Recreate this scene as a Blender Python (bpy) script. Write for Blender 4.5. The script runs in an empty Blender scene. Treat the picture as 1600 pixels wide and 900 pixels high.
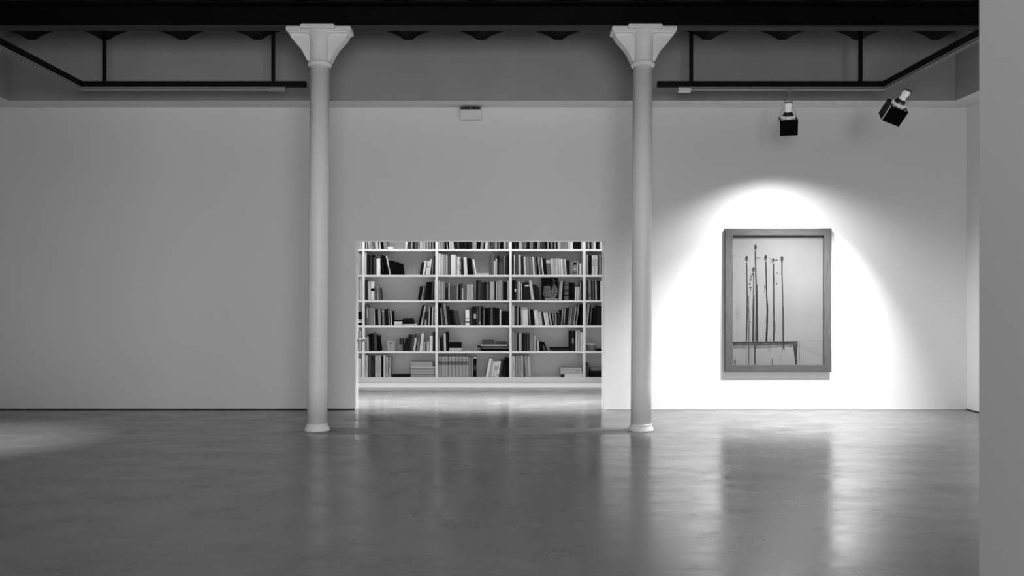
import bpy, bmesh, math, random
from mathutils import Vector, Matrix
random.seed(7)
C = bpy.context.scene.collection
F = 1370.0; CX = 765.0; CY = 463.0; CH = 1.475       # focal length in px, vanishing point, eye height
def P(px, py, Y): return Vector(((px-CX)*Y/F, Y, CH-(py-CY)*Y/F))
def PX(px, Y): return (px-CX)*Y/F
def PZ(py, Y): return CH-(py-CY)*Y/F

# ------------------------------------------------------------------ materials
def lin(t): return t/12.92 if t <= .04045 else ((t+.055)/1.055)**2.4
def principled(name):
    m = bpy.data.materials.new(name); m.use_nodes = True
    return m, m.node_tree, m.node_tree.nodes['Principled BSDF']
def mat(name, v, rough=.6, spec=.5, metal=0., mottle=0., scale=4., bump=0., stretch=(1,1,1), emit=None, coat=0.):
    m, nt, b = principled(name)
    b.inputs['Base Color'].default_value = (v, v, v, 1)
    b.inputs['Roughness'].default_value = rough
    b.inputs['Specular IOR Level'].default_value = spec
    b.inputs['Metallic'].default_value = metal
    b.inputs['Coat Weight'].default_value = coat
    if emit:
        b.inputs['Emission Color'].default_value = (1, 1, 1, 1); b.inputs['Emission Strength'].default_value = emit
    if mottle or bump:
        tc = nt.nodes.new('ShaderNodeTexCoord'); mp = nt.nodes.new('ShaderNodeMapping')
        mp.inputs['Scale'].default_value = stretch
        n = nt.nodes.new('ShaderNodeTexNoise'); n.inputs['Scale'].default_value = scale; n.inputs['Detail'].default_value = 6
        nt.links.new(tc.outputs['Object'], mp.inputs['Vector']); nt.links.new(mp.outputs['Vector'], n.inputs['Vector'])
        if mottle:
            r = nt.nodes.new('ShaderNodeMapRange')
            r.inputs['From Min'].default_value = .3; r.inputs['From Max'].default_value = .7
            r.inputs['To Min'].default_value = v*(1-mottle); r.inputs['To Max'].default_value = v*(1+mottle)
            nt.links.new(n.outputs['Fac'], r.inputs['Value']); nt.links.new(r.outputs['Result'], b.inputs['Base Color'])
        if bump:
            bp = nt.nodes.new('ShaderNodeBump'); bp.inputs['Strength'].default_value = bump; bp.inputs['Distance'].default_value = .01
            nt.links.new(n.outputs['Fac'], bp.inputs['Height']); nt.links.new(bp.outputs['Normal'], b.inputs['Normal'])
    return m

M = {}
M['wall'] = mat('wall_paint', .80, .75, .25, mottle=.012, scale=.9, bump=.02)
M['upper'] = mat('upper_wall_dimmed', .36, .85, .2, mottle=.06, scale=1.6, bump=.08)  # grey tone stands in for the weaker light on the upper wall
M['soffit'] = mat('soffit_paint', .74, .8, .2)
M['room'] = mat('reading_room_paint', .82, .7, .25)
M['vault'] = mat('dark_vault_paint', .018, .9, .05, mottle=.2, scale=3)
M['beam'] = mat('black_steel', .004, .7, .08, mottle=.25, scale=2.5)
M['flange'] = mat('floor_lit_flange', .05, .7, .1)  # lighter than the web: floor light on the underside put into the colour
M['column'] = mat('column_paint', .87, .45, .4, mottle=.02, scale=7, bump=.05)
M['pillar'] = mat('pillar_paint', .62, .7, .25, mottle=.015, scale=1.5)
M['track'] = mat('black_track_metal', .005, .6, .1)
M['strip'] = mat('grey_track_channel', .30, .4, .5)
M['groove'] = mat('dark_slot', .02, .6)
M['shelf'] = mat('white_shelf_board', .78, .5, .4, mottle=.015, scale=5)
M['shelfback'] = mat('shelf_back_panel', .46, .7, .2)
M['kick'] = mat('white_kick_board', .85, .6, .3)
M['box'] = mat('white_plastic_box', .74, .45, .4)
M['dark'] = mat('dark_gap', .01, .9, .1)
M['base'] = mat('wall_base_shade', .06, .8, .1)  # near-black tone for the shade in the gap under the walls
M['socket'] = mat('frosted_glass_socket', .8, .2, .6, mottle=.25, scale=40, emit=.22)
M['reflector'] = mat('dark_reflector', .08, .2, .8, metal=.6)
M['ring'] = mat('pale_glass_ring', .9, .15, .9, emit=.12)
M['wire'] = mat('steel_wire', .25, .35, .6, metal=.7)
M['blackbox'] = mat('gloss_black_shade', .004, .12, .2)
M['glint'] = mat('painted_glint', .9, .15, .8)  # white tone stands in for highlights on the glossy black shade
M['lens'] = mat('lamp_lens', .9, .3, emit=12.)
M['frame'] = mat('grey_wood_frame', .072, .5, .35, mottle=.22, scale=9, stretch=(9, 1, .8), bump=.05)
M['frame_h'] = mat('grey_wood_frame_rail', .072, .5, .35, mottle=.22, scale=9, stretch=(.8, 1, 9), bump=.05)
M['frame_in'] = mat('dark_frame_rebate', .06, .7, .2)
M['ink'] = mat('black_ink', .008, .6, .2)
M['ink2'] = mat('grey_ink', .03, .7, .2, mottle=.5, scale=30, stretch=(1, 1, .2))
M['ink3'] = mat('pale_grey_ink', .085, .7, .2, mottle=.3, scale=30, stretch=(1, 1, .3))
M['ink4'] = mat('faint_wash', .135, .7, .2, mottle=.08, scale=8)
M['inkw'] = mat('white_highlight_paint', .38, .6, .3)
M['paper'] = mat('page_edges', .55, .85, .1)

def canvas_mat():
    m, nt, b = principled('painted_paper')
    tc = nt.nodes.new('ShaderNodeTexCoord')
    n = nt.nodes.new('ShaderNodeTexNoise'); n.inputs['Scale'].default_value = 2.2; n.inputs['Detail'].default_value = 5
    r = nt.nodes.new('ShaderNodeMapRange')
    r.inputs['From Min'].default_value = .3; r.inputs['From Max'].default_value = .7
    r.inputs['To Min'].default_value = .138; r.inputs['To Max'].default_value = .158
    nt.links.new(tc.outputs['Object'], n.inputs['Vector']); nt.links.new(n.outputs['Fac'], r.inputs['Value'])
    nt.links.new(r.outputs['Result'], b.inputs['Base Color'])
    b.inputs['Roughness'].default_value = .6; b.inputs['Specular IOR Level'].default_value = .2
    return m
M['canvas'] = canvas_mat()

def floor_mat():
    m, nt, b = principled('polished_concrete')
    N = nt.nodes.new; L = nt.links.new
    tc = N('ShaderNodeTexCoord')
    def noise(scale, detail, rough=.6, stretch=(1, 1, 1)):
        mp = N('ShaderNodeMapping'); mp.inputs['Scale'].default_value = stretch
        L(tc.outputs['Object'], mp.inputs['Vector'])
        n = N('ShaderNodeTexNoise'); n.inputs['Scale'].default_value = scale; n.inputs['Detail'].default_value = detail
        n.inputs['Roughness'].default_value = rough; L(mp.outputs['Vector'], n.inputs['Vector']); return n.outputs['Fac']
    def rng(v, a, c, lo, hi):
        r = N('ShaderNodeMapRange'); r.inputs['From Min'].default_value = a; r.inputs['From Max'].default_value = c
        r.inputs['To Min'].default_value = lo; r.inputs['To Max'].default_value = hi; L(v, r.inputs['Value']); return r.outputs['Result']
    def mul(a, c):
        k = N('ShaderNodeMath'); k.operation = 'MULTIPLY'
        for i, v in enumerate((a, c)):
            if isinstance(v, float): k.inputs[i].default_value = v
            else: L(v, k.inputs[i])
        return k.outputs[0]
    big = rng(noise(.7, 4), .3, .7, .82, 1.15)
    mid = rng(noise(3.2, 8, .7, (.8, 1, 1)), .3, .7, .78, 1.2)
    spots = rng(noise(2.1, 12, .82, (.6, 1.3, 1)), .30, .43, .40, 1.0)
    scuff = rng(noise(9., 6, .7, (.35, 1.6, 1)), .26, .36, .6, 1.0)
    v = mul(mul(mul(big, mid), spots), scuff)
    # the dull screed strip that runs between the two columns
    sx = N('ShaderNodeSeparateXYZ'); L(tc.outputs['Object'], sx.inputs[0])
    def box(axis, lo, hi):
        a = N('ShaderNodeMath'); a.operation = 'GREATER_THAN'; a.inputs[1].default_value = lo; L(sx.outputs[axis], a.inputs[0])
        c = N('ShaderNodeMath'); c.operation = 'LESS_THAN'; c.inputs[1].default_value = hi; L(sx.outputs[axis], c.inputs[0])
        return mul(a.outputs[0], c.outputs[0])
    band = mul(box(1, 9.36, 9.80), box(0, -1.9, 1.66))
    b.inputs['IOR'].default_value = 1.68
    crack = N('ShaderNodeMath'); crack.operation = 'MAXIMUM'
    L(box(1, 9.345, 9.37), crack.inputs[0]); L(box(1, 9.80, 9.825), crack.inputs[1])
    ck = mul(mul(crack.outputs[0], box(0, -2.7, 2.4)), rng(noise(2.6, 5, .7), .46, .54, 0., 1.))
    ring = None
    for cx in (-1.885, 1.675):                       # dark blotches around the foot of each column
        ds = N('ShaderNodeVectorMath'); ds.operation = 'DISTANCE'; L(tc.outputs['Object'], ds.inputs[0]); ds.inputs[1].default_value = (cx, 9.66, 0)
        r1 = rng(ds.outputs['Value'], .15, .34, 1., 0.)
        if ring is None: ring = r1
        else:
            mm = N('ShaderNodeMath'); mm.operation = 'MAXIMUM'; L(ring, mm.inputs[0]); L(r1, mm.inputs[1]); ring = mm.outputs[0]
    foot_blotch = mul(ring, rng(noise(6, 5, .7), .40, .58, 0., 1.))
    dm = N('ShaderNodeMath'); dm.operation = 'MAXIMUM'; L(ck, dm.inputs[0]); L(foot_blotch, dm.inputs[1])
    mark_fac = rng(dm.outputs[0], 0, 1, 1., .35)
    v = mul(mul(v, rng(band, 0, 1, FLOOR, FLOOR*2.3)), mark_fac); L(v, b.inputs['Base Color'])
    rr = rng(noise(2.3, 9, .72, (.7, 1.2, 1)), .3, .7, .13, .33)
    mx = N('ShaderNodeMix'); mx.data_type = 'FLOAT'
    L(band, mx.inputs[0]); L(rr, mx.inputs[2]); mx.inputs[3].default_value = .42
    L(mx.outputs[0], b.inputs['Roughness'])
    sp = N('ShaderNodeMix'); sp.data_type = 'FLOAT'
    L(band, sp.inputs[0]); L(mul(mark_fac, rng(mul(spots, mul(mid, scuff)), .45, 1.0, FSPEC*.45, FSPEC)), sp.inputs[2]); sp.inputs[3].default_value = .18
    L(sp.outputs[0], b.inputs['Specular IOR Level'])
    bp = N('ShaderNodeBump'); bp.inputs['Strength'].default_value = .05; bp.inputs['Distance'].default_value = .01
    L(noise(1.5, 5), bp.inputs['Height']); L(bp.outputs['Normal'], b.inputs['Normal'])
    return m
FLOOR = .097; FSPEC = 1.0
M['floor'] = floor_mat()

_cov = {}
def cover(tone, bright=.74, bands=None, speck=0):
    """printed book cover; bands = ((z0, z1, tone), ...) printed across the spine"""
    key = (round(tone, 2), bright, bands, speck)
    if key in _cov: return _cov[key]
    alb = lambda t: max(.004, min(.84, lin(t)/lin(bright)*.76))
    m, nt, b = principled('book_cover_%03d' % len(_cov))
    v = alb(tone); b.inputs['Base Color'].default_value = (v, v, v, 1)
    b.inputs['Roughness'].default_value = .7; b.inputs['Specular IOR Level'].default_value = .03
    if bands or speck:
        tc = nt.nodes.new('ShaderNodeTexCoord')
        src = None
        if bands:
            sx = nt.nodes.new('ShaderNodeSeparateXYZ'); nt.links.new(tc.outputs['Generated'], sx.inputs[0])
            cr = nt.nodes.new('ShaderNodeValToRGB'); cr.color_ramp.interpolation = 'CONSTANT'
            el = cr.color_ramp.elements
            el[0].position = 0; el[0].color = (v, v, v, 1); el.remove(el[1])
            tall = any(z1-z0 > .3 for z0, z1, t in bands)      # a title printed up the spine
            for z0, z1, t in bands:
                e = el.new(z0); w = alb(t); e.color = (w, w, w, 1)
                e = el.new(min(z1, .999)); e.color = (v, v, v, 1)
            nt.links.new(sx.outputs[2], cr.inputs[0]); src = cr.outputs[0]
            if tall:
                c2 = nt.nodes.new('ShaderNodeValToRGB'); c2.color_ramp.interpolation = 'CONSTANT'; e2 = c2.color_ramp.elements
                e2[0].position = 0; e2[0].color = (0, 0, 0, 1); e2[1].position = .28; e2[1].color = (1, 1, 1, 1); e2.new(.72).color = (0, 0, 0, 1)
                nt.links.new(sx.outputs[0], c2.inputs[0])
                wv = nt.nodes.new('ShaderNodeTexNoise'); wv.inputs['Scale'].default_value = 70; nt.links.new(tc.outputs['Object'], wv.inputs['Vector'])
                wr = nt.nodes.new('ShaderNodeMapRange'); wr.inputs['From Min'].default_value = .40; wr.inputs['From Max'].default_value = .48; nt.links.new(wv.outputs['Fac'], wr.inputs['Value'])
                mu = nt.nodes.new('ShaderNodeMath'); mu.operation = 'MULTIPLY'; nt.links.new(c2.outputs[0], mu.inputs[0]); nt.links.new(wr.outputs[0], mu.inputs[1])
                k2 = nt.nodes.new('ShaderNodeMix'); k2.data_type = 'RGBA'; k2.inputs[6].default_value = (v, v, v, 1)
                nt.links.new(mu.outputs[0], k2.inputs[0]); nt.links.new(cr.outputs[0], k2.inputs[7]); src = k2.outputs[2]
        if speck:
            n = nt.nodes.new('ShaderNodeTexNoise'); n.inputs['Scale'].default_value = 60; n.inputs['Detail'].default_value = 2
            nt.links.new(tc.outputs['Object'], n.inputs['Vector'])
            r = nt.nodes.new('ShaderNodeMapRange'); r.inputs['From Min'].default_value = .42; r.inputs['From Max'].default_value = .58
            r.inputs['To Min'].default_value = 1-speck; r.inputs['To Max'].default_value = 1+speck
            nt.links.new(n.outputs['Fac'], r.inputs['Value'])
            k = nt.nodes.new('ShaderNodeMix'); k.data_type = 'RGBA'; k.blend_type = 'MULTIPLY'; k.inputs[0].default_value = 1
            if src: nt.links.new(src, k.inputs[6])
            else: k.inputs[6].default_value = (v, v, v, 1)
            nt.links.new(r.outputs[0], k.inputs[7]); src = k.outputs[2]
        nt.links.new(src, b.inputs['Base Color'])
    _cov[key] = m
    return m

# ------------------------------------------------------------------ mesh helpers
def box(bm, x0, x1, y0, y1, z0, z1, mi=0, bev=0.):
    vs = [bm.verts.new((x, y, z)) for x in (x0, x1) for y in (y0, y1) for z in (z0, z1)]
    fs = [bm.faces.new([vs[i] for i in q]) for q in ((0, 1, 3, 2), (4, 6, 7, 5), (0, 4, 5, 1), (2, 3, 7, 6), (0, 2, 6, 4), (1, 5, 7, 3))]
    for f in fs: f.material_index = mi
    if bev:
        es = list({e for f in fs for e in f.edges})
        bmesh.ops.bevel(bm, geom=es, offset=bev, segments=2, profile=.5, affect='EDGES')
def prism(bm, pts, axis, a, c, mi=0):
    """extrude the 2-D outline pts along an axis from a to c ('y': pts are x,z; 'z': x,y; 'x': y,z)"""
    def v(p, t): return (p[0], t, p[1]) if axis == 'y' else (p[0], p[1], t) if axis == 'z' else (t, p[0], p[1])
    A = [bm.verts.new(v(p, a)) for p in pts]; B = [bm.verts.new(v(p, c)) for p in pts]
    n = len(pts); fs = [bm.faces.new(A), bm.faces.new(B[::-1])]
    for i in range(n): fs.append(bm.faces.new((A[i], B[i], B[(i+1) % n], A[(i+1) % n])))
    for f in fs: f.material_index = mi
    return fs
def lathe(bm, prof, seg=48, cx=0, cy=0, mi=0, cap=True):
    rings = []
    for r, z in prof:
        rings.append([bm.verts.new((cx+r*math.cos(2*math.pi*k/seg), cy+r*math.sin(2*math.pi*k/seg), z)) for k in range(seg)])
    for a, c in zip(rings, rings[1:]):
        for k in range(seg):
            f = bm.faces.new((a[k], a[(k+1) % seg], c[(k+1) % seg], c[k])); f.smooth = True; f.material_index = mi
    if cap:
        for r in (rings[0], rings[-1]):
            f = bm.faces.new(r); f.material_index = mi
def tube(bm, pts, r, seg=8, mi=0):
    pts = [Vector(p) for p in pts]; rings = []
    for i, p in enumerate(pts):
        d = (pts[min(i+1, len(pts)-1)]-pts[max(i-1, 0)]).normalized()
        up = Vector((0, 0, 1)) if abs(d.z) < .9 else Vector((1, 0, 0))
        a = d.cross(up).normalized(); c = d.cross(a)
        rings.append([bm.verts.new(p+a*r*math.cos(2*math.pi*k/seg)+c*r*math.sin(2*math.pi*k/seg)) for k in range(seg)])
    for a, c in zip(rings, rings[1:]):
        for k in range(seg):
            f = bm.faces.new((a[k], a[(k+1) % seg], c[(k+1) % seg], c[k])); f.smooth = True; f.material_index = mi
    for q in (rings[0], rings[-1]): bm.faces.new(q).material_index = mi
def obj(name, bm, mats, parent=None, loc=None):
    bmesh.ops.recalc_face_normals(bm, faces=bm.faces)
    me = bpy.data.meshes.new(name); bm.to_mesh(me); bm.free()
    for m in (mats if isinstance(mats, (list, tuple)) else [mats]): me.materials.append(m)
    o = bpy.data.objects.new(name, me); C.objects.link(o)
    if loc is not None: o.location = loc
    if parent is not None: o.parent = parent
    return o
def thing(name, label, cat, loc=(0, 0, 0), group=None):
    o = bpy.data.objects.new(name, None); C.objects.link(o); o.location = loc; o.empty_display_size = .1
    return tag(o, label, cat, group)
def tag(o, label, cat, group=None):
    o['label'] = label; o['category'] = cat; o['kind'] = 'thing'
    if group: o['group'] = group
    return o
def struct(name, bm, m, label=None, cat=None, parent=None):
    o = obj(name, bm, m, parent); o['kind'] = 'structure'
    if label: o['label'] = label
    if cat: o['category'] = cat
    return o
def child(name, bm, m, parent, label=None):
    """bm given in world coordinates, parent is an unrotated Empty"""
    p, off = parent, Vector()
    while p: off += Vector(p.location); p = p.parent
    bmesh.ops.translate(bm, verts=bm.verts, vec=-off)
    o = obj(name, bm, m, parent)
    if label: o['label'] = label
    return o
NB = bmesh.new

# ------------------------------------------------------------------ the setting
WY, WT = 11.4, .22                 # the long white wall and its thickness
XL, XR = -6.42, 6.20               # side walls
BKL, BKR, BKY, BKZ = -6.03, 5.845, 11.0, 3.93   # boxed-out upper wall
TOP = 4.95; YB = -3.2              # ceiling level, wall behind the viewer
OX0, OX1, OZ = PX(555.5, WY), PX(944, WY), PZ(376.3, WY)
RY0, RY1 = WY+WT, 14.24            # reading room
RX0, RX1, RZ = -4.2, 4.0, 3.0

b = NB(); box(b, XL-.2, XR+.2, YB-.2, RY1+.2, -.12, 0)
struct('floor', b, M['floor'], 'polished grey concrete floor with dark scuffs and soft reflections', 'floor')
b = NB(); prism(b, [(XL, 0), (OX0, 0), (OX0, OZ), (OX1, OZ), (OX1, 0), (XR, 0), (XR, TOP), (XL, TOP)], 'y', WY, RY0)
struct('wall_back', b, M['wall'], 'long white gallery wall with a wide low opening onto a bookcase', 'wall')
b = NB(); box(b, XL-.2, XL, YB, RY0, 0, TOP+.3); struct('wall_left', b, M['wall'], 'white side wall at the left end of the gallery', 'wall')
b = NB(); box(b, XR, XR+.2, YB, RY0, 0, TOP+.3); struct('wall_right', b, M['wall'], 'white side wall meeting the lit wall behind the near pillar', 'wall')
b = NB(); box(b, XL-.2, XR+.2, YB-.2, YB, 0, TOP+.3); struct('wall_front', b, M['wall'], 'white wall behind the viewer', 'wall')
# boxed-out band around the top of the room: upper face greyed for its weaker light, pale underside
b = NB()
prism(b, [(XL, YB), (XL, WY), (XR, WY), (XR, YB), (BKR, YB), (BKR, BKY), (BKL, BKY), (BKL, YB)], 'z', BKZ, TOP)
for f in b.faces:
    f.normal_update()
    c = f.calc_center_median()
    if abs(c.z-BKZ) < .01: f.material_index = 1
struct('wall_upper', b, [M['upper'], M['soffit']], 'boxed-out upper wall band, weaker light painted as grey, pale underside', 'wall')
# jack-arch ceiling: shallow vaults between dark joists
JX = [PX(p, BKY) for p in (50, 165, 285, 403, 520, 638, 752, 872, 988, 1105, 1222, 1340, 1461)]
JX = [JX[0]-.93] + JX + [JX[-1]+.93]
pts = []
JZ = 4.69
for i, x in enumerate(JX):
    pts += [(x-.045, JZ), (x+.045, JZ)]
    if i < len(JX)-1:
        x2 = JX[i+1]
        for k in range(1, 12):
            u = k/12; pts.append((x+.045+(x2-x-.09)*u, JZ+4*.122*u*(1-u)+.012))
pts = [p for p in pts if XL-.1 < p[0] < XR+.1]
pts = pts + [(XR, TOP+.2), (XL, TOP+.2)]
pts = [(min(max(p[0], XL), XR), p[1]) for p in pts]
b = NB(); prism(b, pts, 'y', YB, BKY+.01)
struct('ceiling', b, M['vault'], 'dark ceiling of shallow brick vaults between joists', 'ceiling')
# shadow gap at the wall feet as coloured strips, paler under the lit wall
b = NB(); box(b, XL, OX0-.01, WY-.006, WY, 0, .014); struct('shade_strip_left', b, M['base'], 'thin strip coloured dark as the shadow gap along the left wall foot', 'shade_strip')
b = NB(); box(b, OX1+.03, XR, WY-.004, WY, 0, .006); struct('shade_strip_right', b, mat('lit_base_shade', .35, .8, .1), 'thin strip coloured as a paler shadow gap along the lit wall foot', 'shade_strip')
b = NB(); box(b, XR-.006, XR, 5, WY, 0, .014); struct('shade_strip_side', b, M['base'], 'thin strip coloured dark as the shadow gap along the right side wall', 'shade_strip')
# reading room behind
b = NB(); box(b, RX0-.1, RX1+.1, RY1, RY1+.1, 0, RZ+.1); struct('wall_reading_room', b, M['room'], 'white wall behind the bookcase', 'wall')
b = NB(); box(b, RX0-.1, RX0, RY0, RY1, 0, RZ+.1); struct('wall_reading_room_left', b, M['room'], 'white left side wall of the reading room', 'wall')
b = NB(); box(b, RX1, RX1+.1, RY0, RY1, 0, RZ+.1); struct('wall_reading_room_right', b, M['room'], 'white right side wall of the reading room', 'wall')
b = NB(); box(b, RX0-.1, RX1+.1, RY0, RY1+.1, RZ, RZ+.1); struct('ceiling_reading_room', b, M['room'], 'white ceiling of the reading room', 'ceiling')
b = NB(); box(b, -3.4, -2.62, 3.1, 3.9, 0, TOP, bev=.006)  # unseen pillar added to darken the left end of the wall
struct('shading_pillar_left', b, M['pillar'], 'added unseen pillar shading the left end of the wall', 'pillar')
# near pillar at the right edge of the frame
b = NB(); yf = 3.9
box(b, PX(1529, yf), PX(1529, yf)+.7, 3.1, yf, 0, TOP, bev=.006)
struct('pillar', b, M['pillar'], 'broad plain pillar filling the right edge of the view', 'pillar')

# steel beam carried by the columns
CY0 = 9.66
e = thing('steel_beam', 'black steel beam running across the columns under the ceiling', 'beam', (0, CY0, 4.42))
b = NB(); box(b, BKL+.002, BKR-.002, CY0-.075, CY0+.075, 4.42, 4.438); child('lower_flange', b, M['flange'], e, 'lower flange, floor light painted as dark grey')
b = NB(); box(b, BKL+.002, BKR-.002, CY0-.006, CY0+.006, 4.438, 4.668); child('web', b, M['beam'], e)
b = NB(); box(b, BKL+.002, BKR-.002, CY0-.12, CY0+.12, 4.668, 4.686); child('upper_flange', b, M['beam'], e)

# ------------------------------------------------------------------ columns
def column(px, lean, label):
    x = PX(px, CY0); e = thing('iron_column', label, 'column', (x, CY0, 0), 'cast-iron columns')
    def part(name, bm, m=M['column']):
        for v in bm.verts: v.co.x += lean*(v.co.z-2.0)
        return obj(name, bm, m, e)
    zc = PZ(104, CY0)            # under the collar
    b = NB(); lathe(b, [(.112, .055), (.112, .5), (.109, 2.2), (.105, zc+.01)], 56); part('shaft', b)
    b = NB(); lathe(b, [(.142, 0), (.142, .008), (.134, .022), (.124, .045), (.119, .06), (.121, .064), (.121, .072), (.112, .076)], 56); part('base', b)
    b = NB(); lathe(b, [(.107, zc-.008), (.122, zc-.004), (.131, zc+.010), (.133, zc+.022), (.128, zc+.036), (.116, zc+.045), (.107, zc+.048)], 56); part('collar', b)
    z0, z1 = zc+.047, 4.418
    cap = None
    b = NB(); lathe(b, [(.106, z0-.01), (.106, z1-.14), (.112, z1-.125), (.112, z1-.112), (.124, z1-.10), (.128, z1-.085), (.142, z1-.07), (.146, z1-.06), (.160, z1-.048), (.160, z1-.04)], 56)
    cap = part('capital', b)
    for s in (-1, 1):            # flared bracket on either side
        out = [(.10, z0), (.118, z0+.004)]
        for k in range(1, 15):
            u = k/14
            tb_ = ((0, 0), (.1, .06), (.2, .14), (.37, .27), (.54, .43), (.68, .63), (.77, .745), (.85, .85), (.914, .925), (.96, .97), (1.01, 1))
            for (ua, xa_), (ub, xb_) in zip(tb_, tb_[1:]):
                if ua <= u <= ub: xx = .118+.190*(xa_+(xb_-xa_)*(u-ua)/(ub-ua)); break
            zz = z0+(z1-.085-z0)*u
            out.append((xx, zz))
        out += [(.312, z1-.048), (.10, z1-.048)]
        web = [(s*p[0], p[1]) for p in out]
        b = NB(); prism(b, web, 'y', -.062, .062)
        # rim that follows the curve
        rim = out[1:-1]
        for (xa, za), (xb, zb) in zip(rim, rim[1:]):
            d = Vector((xb-xa, zb-za)); n = Vector((d.y, -d.x)).normalized()*.008
            q = [(xa, za), (xb, zb), (xb+n.x, zb+n.y), (xa+n.x, za+n.y)]
            prism(b, [(s*p[0], p[1]) for p in q], 'y', -.078, .078)
        o = part('bracket', b)
    b = NB(); box(b, -.352, .352, -.12, .12, z1-.048, z1, bev=.006)
    box(b, -.33, .33, -.105, .105, z1-.066, z1-.047, bev=.004)
    part('abacus', b)
    b = NB(); box(b, -.186, .186, -.172, .172, z1-.040, z1+.0, bev=.005)
    box(b, -.178, .178, -.162, -.122, z1-.002, z1+.014)
    part('bearing_block', b)
    return e
column(497.7, .0075, 'white cast-iron column standing left of the bookcase opening')
column(1002.8, .005, 'white cast-iron column standing between the opening and the framed picture')

# ------------------------------------------------------------------ lighting tracks
TY = 10.3; TZ0, TZ1 = PZ(136.3, TY), PZ(127.6, TY); SZ0 = PZ(141, TY)
def track(side, label):
    if side < 0: xs, xe, st0, st1 = PX(126.5, TY), PX(479, TY), PX(128, TY), PX(446, TY); rods = (163, 427); seams = (295, 377, 473)
    else: xs, xe, st0, st1 = PX(1382, TY), PX(1027, TY), PX(1382, TY), PX(1060, TY); rods = (1080, 1344.5); seams = (1067, 1207, 1373)
    e = thing('lighting_track', label, 'lighting track', (xs, TY, TZ0), 'hung lighting tracks')
    w = .032; Yn = 2.2
    lo, hi = min(xs, xe), max(xs, xe)
    b = NB(); box(b, lo-(w if side < 0 else 0), hi+(w if side > 0 else 0), TY-w, TY+w, TZ0, TZ1, bev=.002); child('cross_bar', b, M['track'], e)
    b = NB(); box(b, xs-w, xs+w, Yn, TY-w, TZ0, TZ1, bev=.002); child('side_bar', b, M['track'], e)
    lo, hi = min(st0, st1), max(st0, st1)
    b = NB(); box(b, lo, hi, TY-.022, TY+.022, SZ0, TZ0, bev=.002)
    box(b, lo, hi, TY-.0235, TY-.0215, SZ0+.012, SZ0+.016, mi=1)
    child('light_channel', b, [M['strip'], M['groove']], e, 'pale grey channel under the black bar')
    b = NB(); box(b, xs-.022, xs+.022, Yn, TY-.022, SZ0, TZ0, bev=.002)
    s = -side
    for x in (xs-.022, xs+.022):
        box(b, x-.0012, x+.0012, Yn, TY-.03, SZ0+.010, SZ0+.017, mi=1)
    box(b, xs-.008, xs+.008, Yn, TY-.03, SZ0-.001, SZ0+.001, mi=1)
    child('light_channel', b, [M['strip'], M['groove']], e, 'pale grey channel under the black bar')
    for p in rods:
        x = PX(p, TY)
        b = NB(); box(b, x-.021, x+.021, TY-.012, TY+.012, TZ1, 4.74); child('hanger_rod', b, M['track'], e)
    for p in seams:
        x = PX(p, TY)
        b = NB(); box(b, x-.006, x+.006, TY-w-.003, TY+w+.003, TZ0-.002, TZ1+.002, bev=.001); child('joint_clip', b, M['track'], e)
    if side > 0:
        b = NB(); box(b, PX(1060, TY), PX(1079, TY), TY-.03, TY+.03, PZ(144, TY), PZ(137.5, TY), bev=.003); child('feed_box', b, M['box'], e, 'small white feed box')
    else:
        b = NB(); box(b, PX(418, TY), PX(446, TY), TY-.028, TY+.028, PZ(142.3, TY), PZ(137, TY), bev=.003); child('feed_box', b, M['strip'], e)
    # corner piece
    b = NB(); box(b, xs-w-.003, xs+w+.003, TY-w-.05, TY+w+.003, TZ0-.002, TZ1+.002, bev=.003); child('corner_joint', b, M['track'], e)
    return e
track(-1, 'black hung track with no lamps, left of the left column')
track(1, 'black hung track carrying two spotlights, right of the right column')

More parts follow.
